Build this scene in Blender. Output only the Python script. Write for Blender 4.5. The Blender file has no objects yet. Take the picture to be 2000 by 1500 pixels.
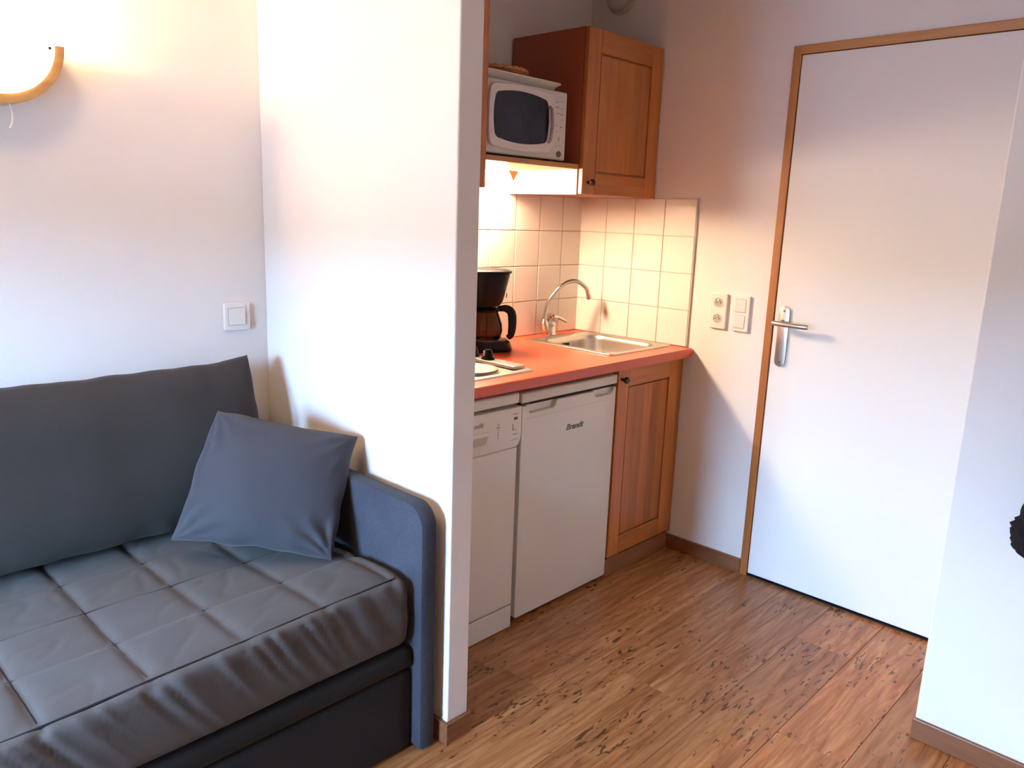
import bpy, bmesh, math, random
from mathutils import Vector, Matrix, noise
R = random.Random(7)
S = bpy.context.scene
C = S.collection
V = Vector

# ------------------------------------------------------------------ camera
cam_d = bpy.data.cameras.new('camera'); cam = bpy.data.objects.new('camera', cam_d); C.objects.link(cam)
F, YAW, PITCH, ROLL = 1522.13, math.radians(-46.4843), math.radians(-12.2853), math.radians(2.0418)
cam_d.sensor_fit = 'HORIZONTAL'; cam_d.sensor_width = 36.0; cam_d.lens = F / 2000 * 36.0; cam_d.clip_start = 0.02
fwd = V((-math.sin(YAW) * math.cos(PITCH), math.cos(YAW) * math.cos(PITCH), math.sin(PITCH)))
rt0 = V((math.cos(YAW), math.sin(YAW), 0)); up0 = rt0.cross(fwd)
rt = rt0 * math.cos(ROLL) + up0 * math.sin(ROLL); up = up0 * math.cos(ROLL) - rt0 * math.sin(ROLL)
M = Matrix((rt, up, -fwd)).transposed().to_4x4(); M.translation = V((-2.8247, -2.2868, 1.409))
cam.matrix_world = M
S.camera = cam

# ------------------------------------------------------------------ world, light, exposure
S.view_settings.view_transform = 'Standard'; S.view_settings.look = 'None'
S.view_settings.gamma = 1.0; S.view_settings.use_curve_mapping = False
S.view_settings.exposure = 0.18
S.cycles.max_bounces = 6; S.cycles.diffuse_bounces = 4; S.cycles.glossy_bounces = 3; S.cycles.transmission_bounces = 3; S.cycles.transparent_max_bounces = 6
S.cycles.use_light_tree = False; S.cycles.caustics_reflective = False; S.cycles.caustics_refractive = False
SKY_COLOR, SKY_STRENGTH = (0.40, 0.65, 1.0), 122.0
SCONCE_POWER, KITCHEN_EMIT, WARM = 50.0, 190.0, (1.0, 0.62, 0.33)
wd = bpy.data.worlds.new('sky'); S.world = wd; wd.use_nodes = True
bg = wd.node_tree.nodes['Background']
bg.inputs['Color'].default_value = (*SKY_COLOR, 1); bg.inputs['Strength'].default_value = SKY_STRENGTH
WX, WY0, WY1, WZ0, WZ1, SHZ = -3.74, -1.28, -0.55, 0.12, 2.15, 1.46          # the window opening behind the camera
pl = bpy.data.lights.new('window_daylight', 'AREA'); pl.shape = 'RECTANGLE'; pl.size = WY1 - WY0; pl.size_y = SHZ - WZ0
pl.cycles.is_portal = True
po = bpy.data.objects.new('window_daylight', pl); C.objects.link(po)
po.location = (WX - 0.13, (WY0 + WY1) / 2, (WZ0 + SHZ) / 2); po.rotation_euler = V((1, 0, 0)).to_track_quat('-Z', 'Z').to_euler()

# ------------------------------------------------------------------ materials (all procedural)
def new_mat(name):
    m = bpy.data.materials.new(name); m.use_nodes = True
    nt = m.node_tree; return m, nt, nt.nodes['Principled BSDF']
def link(nt, a, ao, b, bi): nt.links.new(a.outputs[ao], b.inputs[bi])
def coords(nt, scale=(1, 1, 1), per_object=False):
    tc = nt.nodes.new('ShaderNodeTexCoord'); mp = nt.nodes.new('ShaderNodeMapping'); mp.inputs['Scale'].default_value = scale
    link(nt, tc, 'Object', mp, 'Vector')
    if per_object:
        oi = nt.nodes.new('ShaderNodeObjectInfo'); mu = nt.nodes.new('ShaderNodeVectorMath'); mu.operation = 'SCALE'
        mu.inputs[0].default_value = (37.0, 53.0, 29.0); nt.links.new(oi.outputs['Random'], mu.inputs['Scale'])
        nt.links.new(mu.outputs[0], mp.inputs['Location'])
    return mp
def tex_noise(nt, mp, scale, detail=3, rough=0.5, dist=0.0):
    n = nt.nodes.new('ShaderNodeTexNoise'); n.inputs['Scale'].default_value = scale; n.inputs['Detail'].default_value = detail
    n.inputs['Roughness'].default_value = rough; n.inputs['Distortion'].default_value = dist
    link(nt, mp, 'Vector', n, 'Vector'); return n
def ramp(nt, stops):
    r = nt.nodes.new('ShaderNodeValToRGB'); e = r.color_ramp.elements
    while len(e) < len(stops): e.new(0.5)
    for el, (p, c) in zip(e, stops): el.position = p; el.color = (*c, 1)
    return r
def bump(nt, src, out, bsdf, strength, dist=0.01):
    b = nt.nodes.new('ShaderNodeBump'); b.inputs['Strength'].default_value = strength; b.inputs['Distance'].default_value = dist
    nt.links.new(src.outputs[out], b.inputs['Height']); nt.links.new(b.outputs[0], bsdf.inputs['Normal']); return b
def plain(name, col, rough=0.5, metal=0.0, var=0.06, scale=8.0, bmp=0.0, bscale=60, coat=0.0, sheen=0.0, stretch=(1, 1, 1), spec=0.5):
    m, nt, b = new_mat(name); mp = coords(nt, stretch)
    n = tex_noise(nt, mp, scale, 1)
    r = ramp(nt, [(0.3, [c * (1 - var) for c in col]), (0.7, [min(1, c * (1 + var)) for c in col])])
    link(nt, n, 'Fac', r, 'Fac'); link(nt, r, 'Color', b, 'Base Color')
    b.inputs['Roughness'].default_value = rough; b.inputs['Metallic'].default_value = metal
    b.inputs['Specular IOR Level'].default_value = spec
    if coat: b.inputs['Coat Weight'].default_value = coat; b.inputs['Coat Roughness'].default_value = 0.08
    if sheen: b.inputs['Sheen Weight'].default_value = sheen; b.inputs['Sheen Roughness'].default_value = 0.5
    if bmp: bump(nt, tex_noise(nt, mp, bscale, 1), 'Fac', b, bmp, 0.002)
    return m
def wood(name, dark, light, grain='z', rough=0.4, scale=1.0, vary=0.12, coat=0.0):
    m, nt, b = new_mat(name)
    sc = {'x': (1.2, 14, 14), 'y': (14, 1.2, 14), 'z': (14, 14, 1.2)}[grain]
    mp = coords(nt, [s * scale for s in sc], True)
    n = tex_noise(nt, mp, 2.2, 4, 0.6, 0.6)
    r = ramp(nt, [(0.25, dark), (0.55, [(a + c) / 2 for a, c in zip(dark, light)]), (0.8, light)])
    link(nt, n, 'Fac', r, 'Fac')
    oi = nt.nodes.new('ShaderNodeObjectInfo'); mr = nt.nodes.new('ShaderNodeMapRange')
    mr.inputs['To Min'].default_value = 1 - vary; mr.inputs['To Max'].default_value = 1 + vary
    link(nt, oi, 'Random', mr, 'Value')
    hs = nt.nodes.new('ShaderNodeHueSaturation'); nt.links.new(mr.outputs[0], hs.inputs['Value']); link(nt, r, 'Color', hs, 'Color')
    link(nt, hs, 'Color', b, 'Base Color'); b.inputs['Roughness'].default_value = rough
    if coat: b.inputs['Coat Weight'].default_value = coat; b.inputs['Coat Roughness'].default_value = 0.15
    bump(nt, n, 'Fac', b, 0.05, 0.002)
    return m
def floor_mat():
    m, nt, b = new_mat('laminate_plank')
    mp = coords(nt, (1, 1, 1), True)
    def stretched(s):
        q = nt.nodes.new('ShaderNodeMapping'); q.inputs['Scale'].default_value = s; link(nt, mp, 'Vector', q, 'Vector'); return q
    g = tex_noise(nt, stretched((1.1, 12, 6)), 2.4, 7, 0.62, 1.6)
    base = ramp(nt, [(0.28, (0.200, 0.062, 0.018)), (0.5, (0.370, 0.145, 0.050)), (0.74, (0.520, 0.250, 0.105))])
    link(nt, g, 'Fac', base, 'Fac')
    w = nt.nodes.new('ShaderNodeTexWave'); w.wave_type = 'BANDS'; w.bands_direction = 'Y'
    w.inputs['Scale'].default_value = 9; w.inputs['Distortion'].default_value = 9; w.inputs['Detail'].default_value = 3; w.inputs['Detail Scale'].default_value = 0.7
    link(nt, stretched((0.5, 1, 1)), 'Vector', w, 'Vector')
    wr = ramp(nt, [(0.0, (0.72, 0.66, 0.60)), (0.5, (1, 1, 1))]); link(nt, w, 'Fac', wr, 'Fac')
    mx = nt.nodes.new('ShaderNodeMix'); mx.data_type = 'RGBA'; mx.blend_type = 'MULTIPLY'; mx.inputs['Factor'].default_value = 0.55
    nt.links.new(base.outputs[0], mx.inputs['A']); nt.links.new(wr.outputs[0], mx.inputs['B'])
    fl = tex_noise(nt, stretched((24, 84, 20)), 1.0, 1, 0.5, 0.6)          # dark flecks of the printed wood
    area = tex_noise(nt, stretched((2.6, 5, 2)), 1.0, 1)
    add = nt.nodes.new('ShaderNodeMath'); add.operation = 'MULTIPLY_ADD'; add.inputs[1].default_value = 0.55
    link(nt, area, 'Fac', add, 0); link(nt, fl, 'Fac', add, 2)
    fr = ramp(nt, [(0.965, (0, 0, 0)), (1.01, (0.95, 0.95, 0.95))]); nt.links.new(add.outputs[0], fr.inputs['Fac'])
    m2 = nt.nodes.new('ShaderNodeMix'); m2.data_type = 'RGBA'; m2.inputs['B'].default_value = (0.085, 0.030, 0.011, 1)
    nt.links.new(fr.outputs[0], m2.inputs['Factor']); nt.links.new(mx.outputs['Result'], m2.inputs['A'])
    oi = nt.nodes.new('ShaderNodeObjectInfo'); mr = nt.nodes.new('ShaderNodeMapRange'); mr.inputs['To Min'].default_value = 0.82; mr.inputs['To Max'].default_value = 1.15
    link(nt, oi, 'Random', mr, 'Value')
    hs = nt.nodes.new('ShaderNodeHueSaturation'); nt.links.new(mr.outputs[0], hs.inputs['Value']); nt.links.new(m2.outputs['Result'], hs.inputs['Color'])
    link(nt, hs, 'Color', b, 'Base Color'); b.inputs['Roughness'].default_value = 0.26
    bump(nt, g, 'Fac', b, 0.06, 0.002)
    return m
def fabric(name, col, var=0.12, weave=420, rough=0.9, sheen=0.15, bmp=0.25):
    m, nt, b = new_mat(name); mp = coords(nt)
    n = tex_noise(nt, mp, 7, 4); f = tex_noise(nt, mp, weave, 2)
    mixf = nt.nodes.new('ShaderNodeMath'); mixf.operation = 'MULTIPLY_ADD'; mixf.inputs[1].default_value = 0.5
    link(nt, f, 'Fac', mixf, 0); hal = nt.nodes.new('ShaderNodeMath'); hal.operation = 'MULTIPLY'; hal.inputs[1].default_value = 0.5
    link(nt, n, 'Fac', hal, 0); nt.links.new(hal.outputs[0], mixf.inputs[2])
    r = ramp(nt, [(0.3, [c * (1 - var) for c in col]), (0.7, [c * (1 + var) for c in col])])
    nt.links.new(mixf.outputs[0], r.inputs['Fac']); link(nt, r, 'Color', b, 'Base Color')
    b.inputs['Roughness'].default_value = rough; b.inputs['Specular IOR Level'].default_value = 0.2
    b.inputs['Sheen Weight'].default_value = sheen; b.inputs['Sheen Roughness'].default_value = 0.5
    bump(nt, f, 'Fac', b, bmp, 0.001)
    return m
def emit(name, col, strength):
    m, nt, b = new_mat(name); mp = coords(nt); n = tex_noise(nt, mp, 5)
    r = ramp(nt, [(0.3, [c * 0.97 for c in col]), (0.7, col)]); link(nt, n, 'Fac', r, 'Fac')
    link(nt, r, 'Color', b, 'Emission Color'); b.inputs['Emission Strength'].default_value = strength
    b.inputs['Base Color'].default_value = (0.8, 0.8, 0.8, 1); return m
def clear_glass(name, tint=(1, 1, 1), gloss=0.08):
    m = bpy.data.materials.new(name); m.use_nodes = True; nt = m.node_tree; nt.nodes.remove(nt.nodes['Principled BSDF'])
    o = nt.nodes['Material Output']; t = nt.nodes.new('ShaderNodeBsdfTransparent'); g = nt.nodes.new('ShaderNodeBsdfGlossy'); mx = nt.nodes.new('ShaderNodeMixShader')
    t.inputs['Color'].default_value = (*tint, 1); g.inputs['Roughness'].default_value = 0.03
    fr = nt.nodes.new('ShaderNodeFresnel'); fr.inputs['IOR'].default_value = 1.3
    nt.links.new(fr.outputs[0], mx.inputs[0]); nt.links.new(t.outputs[0], mx.inputs[1]); nt.links.new(g.outputs[0], mx.inputs[2]); nt.links.new(mx.outputs[0], o.inputs[0])
    return m

MAT = dict(
    wall=plain('white_plaster', (0.82, 0.800, 0.790), 0.85, var=0.015, scale=3, bmp=0.12, bscale=240, spec=0.2),
    ceiling=plain('ceiling_paint', (0.80, 0.79, 0.78), 0.9, var=0.01),
    door=plain('door_paint', (0.80, 0.80, 0.80), 0.45, var=0.015, scale=2),
    plank=floor_mat(),
    sub=plain('floor_underlay', (0.08, 0.035, 0.015), 0.8),
    skirting=wood('skirting_wood', (0.14, 0.048, 0.020), (0.30, 0.118, 0.050), 'x', 0.4),
    skirting_y=wood('skirting_wood_y', (0.14, 0.048, 0.020), (0.30, 0.118, 0.050), 'y', 0.4),
    frame=wood('door_frame_wood', (0.30, 0.098, 0.018), (0.46, 0.17, 0.038), 'z', 0.4, vary=0.0),
    frame_y=wood('door_frame_wood_y', (0.30, 0.098, 0.018), (0.46, 0.17, 0.038), 'y', 0.4, vary=0.0),
    cab=wood('cabinet_wood', (0.345, 0.095, 0.018), (0.52, 0.178, 0.040), 'z', 0.38, vary=0.20, coat=0.15),
    cab_x=wood('cabinet_wood_x', (0.345, 0.095, 0.018), (0.52, 0.178, 0.040), 'x', 0.38, vary=0.10, coat=0.15),
    side=plain('terracotta_board', (0.30, 0.060, 0.022), 0.45, var=0.05, scale=4),
    shelf=wood('shelf_wood', (0.34, 0.13, 0.035), (0.50, 0.22, 0.07), 'x', 0.4, vary=0),
    top=plain('terracotta_laminate', (0.55, 0.078, 0.030), 0.32, var=0.03, scale=30, coat=0.1),
    tile=plain('glazed_tile', (0.82, 0.77, 0.70), 0.16, var=0.02, scale=10, bmp=0.04, bscale=12),
    grout=plain('grout', (0.60, 0.53, 0.45), 0.9),
    white=plain('white_enamel', (0.72, 0.70, 0.67), 0.10, var=0.01, scale=3),
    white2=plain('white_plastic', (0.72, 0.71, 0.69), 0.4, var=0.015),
    mwhite=plain('microwave_plastic', (0.70, 0.70, 0.71), 0.35, var=0.015),
    switch=plain('switch_plastic', (0.80, 0.78, 0.74), 0.35, var=0.01),
    hole=plain('socket_well', (0.45, 0.42, 0.37), 0.5, var=0.02),
    mark=plain('printed_mark', (0.10, 0.10, 0.11), 0.5, var=0.02),
    pale=plain('pale_mark', (0.32, 0.32, 0.34), 0.5, var=0.02),
    black=plain('black_plastic', (0.008, 0.007, 0.008), 0.30, var=0.1, spec=0.14),
    dark=plain('gap_shade', (0.015, 0.010, 0.008), 0.8),
    glassblack=plain('dark_window', (0.010, 0.011, 0.015), 0.06, var=0.05, spec=0.3),
    steel=plain('brushed_steel', (0.60, 0.57, 0.52), 0.30, 1.0, var=0.05, scale=40, stretch=(1, 14, 14)),
    chrome=plain('chrome', (0.72, 0.69, 0.65), 0.10, 1.0, var=0.02),
    nickel=plain('satin_nickel', (0.58, 0.55, 0.50), 0.34, 1.0, var=0.04, scale=60),
    bronze=plain('dark_bronze', (0.05, 0.022, 0.012), 0.35, 0.6, var=0.1),
    plate=plain('cast_hotplate', (0.30, 0.28, 0.24), 0.45, 0.7, var=0.05),
    quilt=fabric('quilt_fabric', (0.076, 0.068, 0.066), 0.10, sheen=0.05),
    back=fabric('back_cushion_fabric', (0.034, 0.029, 0.027), 0.16, sheen=0.06),
    pillow=fabric('pillow_velvet', (0.044, 0.042, 0.050), 0.12, sheen=0.10),
    arm=fabric('arm_fabric', (0.040, 0.043, 0.058), 0.35, weave=260, sheen=0.05),
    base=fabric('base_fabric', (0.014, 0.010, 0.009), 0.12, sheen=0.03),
    stitch=fabric('stitch_thread', (0.018, 0.016, 0.017), 0.1, sheen=0.0),
    lampwood=wood('lamp_wood', (0.40, 0.16, 0.04), (0.60, 0.29, 0.08), 'x', 0.4, vary=0),
    lampglass=emit('lit_lamp_glass', (1.0, 0.64, 0.35), 58.0),
    kitchenglow=emit('lit_lamp_diffuser', (1.0, 0.77, 0.50), KITCHEN_EMIT),
    ceilglow=emit('lit_ceiling_lamp', (1.0, 0.63, 0.33), 35.0),
    bulb=emit('lit_bulb', (1.0, 0.7, 0.4), 6.0),
    cord=plain('white_cord', (0.9, 0.88, 0.85), 0.5),
    wicker=plain('wicker', (0.44, 0.16, 0.035), 0.6, var=0.3, scale=60),
    tray=plain('tray_plastic', (0.72, 0.71, 0.68), 0.35, var=0.02),
    coffee=clear_glass('carafe_glass', (0.20, 0.14, 0.10)),
    pane=clear_glass('window_glass', (0.97, 0.98, 0.98)),
    coat=fabric('black_cloth', (0.006, 0.006, 0.008), 0.3, sheen=0.03),
    vent=plain('vent_plastic', (0.55, 0.51, 0.44), 0.5, var=0.03),
    ground=plain('outside_ground', (0.42, 0.44, 0.46), 0.9, var=0.12, scale=0.4),
    hill=plain('wooded_hillside', (0.05, 0.08, 0.04), 0.95, var=0.4, scale=0.05),
)

# ------------------------------------------------------------------ mesh helpers
ORG = {}
def finish(name, bm, mat, parent=None, smooth=False, loc=None):
    """link one bmesh (built in world coordinates) as one object under its thing"""
    o0 = V(loc) if loc is not None else (ORG[parent.name] if parent else V((0, 0, 0)))
    if o0.length: bmesh.ops.translate(bm, verts=bm.verts, vec=-o0)
    bmesh.ops.recalc_face_normals(bm, faces=bm.faces)
    me = bpy.data.meshes.new(name); bm.to_mesh(me); bm.free()
    o = bpy.data.objects.new(name, me); C.objects.link(o)
    me.materials.append(MAT[mat])
    if smooth:
        for p in me.polygons: p.use_smooth = True
        if smooth != 'full':
            me.set_sharp_from_angle(angle=math.radians(38))
    if parent:
        o.parent = parent; o.location = o0 - ORG[parent.name]
    else: o.location = o0
    ORG[o.name] = o0
    return o
def thing(name, label, cat, loc, group=None):
    o = bpy.data.objects.new(name, None); C.objects.link(o); o.location = loc; o.empty_display_size = 0.05
    ORG[o.name] = V(loc); o['label'] = label; o['category'] = cat
    if group: o['group'] = group
    return o
def tag(o, label, cat, group=None):
    o['label'] = label; o['category'] = cat
    if group: o['group'] = group
    return o
def struct(o, label, cat): o['kind'] = 'structure'; o['label'] = label; o['category'] = cat; return o
def box(bm, lo, hi, bev=0.0, seg=2):
    v = [bm.verts.new((x, y, z)) for x in (lo[0], hi[0]) for y in (lo[1], hi[1]) for z in (lo[2], hi[2])]
    fs = [bm.faces.new([v[i] for i in q]) for q in ((0, 1, 3, 2), (4, 6, 7, 5), (0, 4, 5, 1), (2, 3, 7, 6), (0, 2, 6, 4), (1, 5, 7, 3))]
    if bev:
        es = list({e for f in fs for e in f.edges}); bmesh.ops.bevel(bm, geom=es, offset=bev, segments=seg, profile=0.5, affect='EDGES')
    return bm
def B(lo, hi, bev=0.0, seg=2): return box(bmesh.new(), lo, hi, bev, seg)
def tube(pts, rad, n=12, caps=True, bm=None):
    bm = bm or bmesh.new(); pts = [V(p) for p in pts]; rings = []
    rads = rad if isinstance(rad, (list, tuple)) else [rad] * len(pts)
    t = (pts[1] - pts[0]).normalized(); a = t.orthogonal().normalized()
    for i, p in enumerate(pts):
        t2 = (pts[min(i + 1, len(pts) - 1)] - pts[max(i - 1, 0)]).normalized()
        a = (a - t2 * a.dot(t2)).normalized(); b = t2.cross(a)
        rings.append([bm.verts.new(p + (a * math.cos(2 * math.pi * k / n) + b * math.sin(2 * math.pi * k / n)) * rads[i]) for k in range(n)])
    for r0, r1 in zip(rings, rings[1:]):
        for k in range(n): bm.faces.new((r0[k], r0[(k + 1) % n], r1[(k + 1) % n], r1[k]))
    if caps: bm.faces.new(rings[0][::-1]); bm.faces.new(rings[-1])
    return bm
def lathe(prof, center, axis=(0, 0, 1), n=28, bm=None):
    """prof: list of (radius, height along axis)"""
    bm = bm or bmesh.new(); q = V((0, 0, 1)).rotation_difference(V(axis)); c = V(center); rings = []
    for r, h in prof:
        if r < 1e-6: rings.append([bm.verts.new(c + q @ V((0, 0, h)))])
        else: rings.append([bm.verts.new(c + q @ V((r * math.cos(2 * math.pi * k / n), r * math.sin(2 * math.pi * k / n), h))) for k in range(n)])
    for a, b in zip(rings, rings[1:]):
        for k in range(n):
            k2 = (k + 1) % n
            if len(a) == 1 and len(b) == 1: continue
            if len(a) == 1: bm.faces.new((a[0], b[k2], b[k]))
            elif len(b) == 1: bm.faces.new((a[k], a[k2], b[0]))
            else: bm.faces.new((a[k], a[k2], b[k2], b[k]))
    if len(rings[0]) > 1: bm.faces.new(rings[0][::-1])
    if len(rings[-1]) > 1: bm.faces.new(rings[-1])
    return bm
def prism(poly, d0, d1, mapf, bev=0.0):
    """poly in 2-D, extruded from d0 to d1; mapf(u, v, d) -> point"""
    bm = bmesh.new()
    a = [bm.verts.new(mapf(u, v, d0)) for u, v in poly]; b = [bm.verts.new(mapf(u, v, d1)) for u, v in poly]; n = len(poly)
    bm.faces.new(a); bm.faces.new(b[::-1])
    for i in range(n): bm.faces.new((a[i], b[i], b[(i + 1) % n], a[(i + 1) % n]))
    bmesh.ops.recalc_face_normals(bm, faces=bm.faces)
    if bev:
        ring = [e for e in bm.edges if all(v in a for v in e.verts) or all(v in b for v in e.verts)]
        bmesh.ops.bevel(bm, geom=ring, offset=bev, segments=2, profile=0.5, affect='EDGES')
    return bm
def rrect(u0, u1, v0, v1, r, n=6):
    out = []
    for cx, cy, a0 in ((u1 - r, v1 - r, 0), (u0 + r, v1 - r, 90), (u0 + r, v0 + r, 180), (u1 - r, v0 + r, 270)):
        for k in range(n + 1):
            a = math.radians(a0 + 90 * k / n); out.append((cx + r * math.cos(a), cy + r * math.sin(a)))
    return out
XZ = lambda u, v, d: (u, d, v)          # a face turned to the room's front (-y)
YZ = lambda u, v, d: (d, u, v)          # a face turned to the window (-x)
XY = lambda u, v, d: (u, v, d)
def loft(loops, closed_ends=(False, True)):
    bm = bmesh.new(); rs = [[bm.verts.new(p) for p in lp] for lp in loops]; n = len(rs[0])
    for a, b in zip(rs, rs[1:]):
        for k in range(n): bm.faces.new((a[k], a[(k + 1) % n], b[(k + 1) % n], b[k]))
    if closed_ends[0]: bm.faces.new(rs[0])
    if closed_ends[1]: bm.faces.new(rs[-1][::-1])
    return bm
def dense_box(lo, hi, r, step, disp=None):
    """rounded box of small quads, moved along its normals by disp(point, normal)"""
    lo, hi = V(lo), V(hi); bm = bmesh.new(); size = hi - lo
    ilo, ihi = lo + V((r, r, r)), hi - V((r, r, r))
    for ax in range(3):
        u, v = (ax + 1) % 3, (ax + 2) % 3
        nu, nv = max(2, round(size[u] / step)), max(2, round(size[v] / step))
        for side in (0, 1):
            g = []
            for i in range(nu + 1):
                row = []
                for j in range(nv + 1):
                    p = V((0, 0, 0)); p[ax] = (lo, hi)[side][ax]; p[u] = lo[u] + size[u] * i / nu; p[v] = lo[v] + size[v] * j / nv
                    row.append(bm.verts.new(p))
                g.append(row)
            for i in range(nu):
                for j in range(nv): bm.faces.new((g[i][j], g[i + 1][j], g[i + 1][j + 1], g[i][j + 1]))
    bmesh.ops.remove_doubles(bm, verts=bm.verts, dist=1e-5)
    for vt in bm.verts:
        p = vt.co; c = V([min(max(p[k], ilo[k]), ihi[k]) for k in range(3)]); d = p - c
        n = d.normalized() if d.length > 1e-9 else V((0, 0, 1))
        q = c + n * r
        vt.co = q + n * disp(q, n) if disp else q
    return bm
def sm(a, b, x): t = min(max((x - a) / (b - a), 0), 1); return t * t * (3 - 2 * t)
def cushion(c00, c10, c11, c01, thick, nu, nv, concave=(0.06, 0.06), ear=(2, 2), wr=0.004, seed=0.0, folds=0.0, power=0.42):
    """pillow between four corner points (lower left, lower right, upper right, upper left)"""
    bm = bmesh.new(); c00, c10, c11, c01 = map(V, (c00, c10, c11, c01)); N = (c10 - c00).cross(c01 - c00).normalized()
    EU, EV = (c10 - c00).normalized(), (c01 - c00).normalized(); asp = (c10 - c00).length / (c01 - c00).length
    for side in (1, -1):
        g = []
        for i in range(nu + 1):
            row = []
            for j in range(nv + 1):
                u, v = math.sin(math.pi / 2 * (-1 + 2 * i / nu)) * .4 + .6 * (-1 + 2 * i / nu), math.sin(math.pi / 2 * (-1 + 2 * j / nv)) * .4 + .6 * (-1 + 2 * j / nv)
                uu = u * (1 - concave[0] * (1 - abs(v) ** ear[1]) * abs(u) ** 3); vv = v * (1 - concave[1] * (1 - abs(u) ** ear[0]) * abs(v) ** 3)
                a, b = (uu + 1) / 2, (vv + 1) / 2
                p = c00 * (1 - a) * (1 - b) + c10 * a * (1 - b) + c11 * a * b + c01 * (1 - a) * b
                au = 1 - (1 - abs(u)) * asp if asp > 1.5 and (1 - abs(u)) * asp < 1 else (0 if asp > 1.5 else u)
                prof = (max(0, 1 - au ** 4) * max(0, 1 - v ** 4)) ** power * (0.60 + 0.40 * (1 - au * au) * (1 - v * v))
                edge = max(abs(au), abs(v)); inner = min(1, (1 - edge) * 9)
                w = noise.noise(V((p.x * 6 + seed, p.y * 6, p.z * 6))) * wr
                w += noise.noise(V((p.x * 24 + seed, p.y * 24, p.z * 24))) * wr * 0.45 * sm(0.5, 0.95, edge)
                if folds:
                    for su, sv, amp, ph in ((1, -1, 1.0, .4), (-1, -1, .55, 1.3), (1, 1, .5, 2.2), (-1, 1, .5, .1)):
                        du, dv = (su - u) * su, (sv - v) * sv; rr = math.hypot(du, dv); th = math.atan2(dv, du + 1e-6)
                        w += folds * amp * math.sin(13 * th + ph + 2.0 * noise.noise(V((u * 2 + seed, v * 2, 0)))) * math.exp(-((rr - .42) / .30) ** 2)
                wob = noise.noise(V((p.x * 13 + seed, p.y * 13, p.z * 13 + 5))) * wr * .55 * sm(.7, 1, edge)
                row.append(bm.verts.new(p + N * side * (thick / 2 * prof + w * inner) + (EU * u + EV * v) * wob))
            g.append(row)
        for i in range(nu):
            for j in range(nv): bm.faces.new((g[i][j], g[i + 1][j], g[i + 1][j + 1], g[i][j + 1]))
    bmesh.ops.remove_doubles(bm, verts=bm.verts, dist=1e-5)
    return bm
def lettering(name, body, size, pos, mat, parent, shear=0.0, width=None):
    cu = bpy.data.curves.new(name, 'FONT'); cu.body = body; cu.size = size; cu.shear = shear; cu.extrude = 0.0004; cu.offset = 0.0006
    t = bpy.data.objects.new(name, cu); C.objects.link(t)
    me = bpy.data.meshes.new_from_object(t.evaluated_get(bpy.context.evaluated_depsgraph_get())); bpy.data.objects.remove(t); bpy.data.curves.remove(cu)
    bm = bmesh.new(); bm.from_mesh(me); bpy.data.meshes.remove(me)
    x0 = min(v.co.x for v in bm.verts); x1 = max(v.co.x for v in bm.verts); k = width / (x1 - x0) if width else 1
    for v in bm.verts: v.co = V((pos[0] + (v.co.x - x0) * k, pos[1] - v.co.z, pos[2] + v.co.y))
    return finish(name, bm, mat, parent)

# ------------------------------------------------------------------ the room
XP0, XP1, YPE = -1.572, -1.498, -0.90            # partition beside the sofa
XR, YR = -0.596, -1.787                          # wall corner at the right
YF, CEIL, T = -3.3, 2.5, 0.1
ZC = 0.894                                       # worktop height

fl = struct(finish('floor', B((WX - 0.05, YF - 0.05, -0.06), (0.06, 0.05, -0.008)), 'sub'), 'brown wood-look laminate floor of the room', 'floor')
W, L = 0.19, 1.22
mesh_cache = {}
row = 0; y = -0.749 + 4 * W
offs = [0.35, 0.82, 0.10, -0.02, 0.62, 0.28, 0.36, 0.9]
fixed = {4: -1.205, 6: -0.942, 8: -0.86}
while y > YF:
    y1 = min(y, 0.0); y0 = max(y - W, YF)
    ref = fixed.get(row, offs[row % 8] + 0.17 * (row // 8)); 
    xs = ref - math.ceil((ref - WX) / L) * L
    while xs < 0:
        a, b = max(xs, WX), min(xs + L, 0.0)
        if b - a > 0.02 and y1 - y0 > 0.01 and not (a >= XR and y1 <= YR):
            key = (round(b - a, 3), round(y1 - y0, 3))
            if key not in mesh_cache:
                bm = B((-(b - a) / 2 + 0.0006, -(y1 - y0) / 2 + 0.0006, -0.008), ((b - a) / 2 - 0.0006, (y1 - y0) / 2 - 0.0006, 0.0), 0.0007, 1)
                o = finish('plank', bm, 'plank'); mesh_cache[key] = o.data
            else:
                o = bpy.data.objects.new('plank', mesh_cache[key]); C.objects.link(o)
            o.parent = fl; o.location = ((a + b) / 2, (y0 + y1) / 2, 0)
        xs += L
    y -= W; row += 1

wb = struct(finish('wall_back', B((WX - T, 0, -0.06), (T, T, CEIL)), 'wall'), 'white back wall behind the sofa and the kitchenette', 'wall')
DL, DR, DH = -0.937, -1.783, 2.028              # door frame outer edges and height
bm = B((0, DL, -0.06), (T, 0.0, CEIL)); box(bm, (0, DR - 0.03, DH), (T, DL, CEIL)); box(bm, (0.055, DR - 0.03, -0.06), (T, DL, DH)); box(bm, (0, YF, -0.06), (T, DR - 0.03, CEIL))
wr_ = struct(finish('wall_right', bm, 'wall'), 'white wall with the door in it', 'wall')
struct(finish('wall_partition', B((XP0, YPE, 0), (XP1, 0.0, CEIL), 0.004, 2), 'wall'), 'white partition wall between sofa and kitchenette', 'wall')
struct(finish('wall_closet', B((XR, YF, 0), (-0.0, YR, CEIL), 0.004, 2), 'wall'), 'white wall corner at the right of the door', 'wall')
struct(finish('wall_front', B((WX - T, YF - T, -0.06), (T, YF, CEIL)), 'wall'), 'white wall behind the camera', 'wall')
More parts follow.
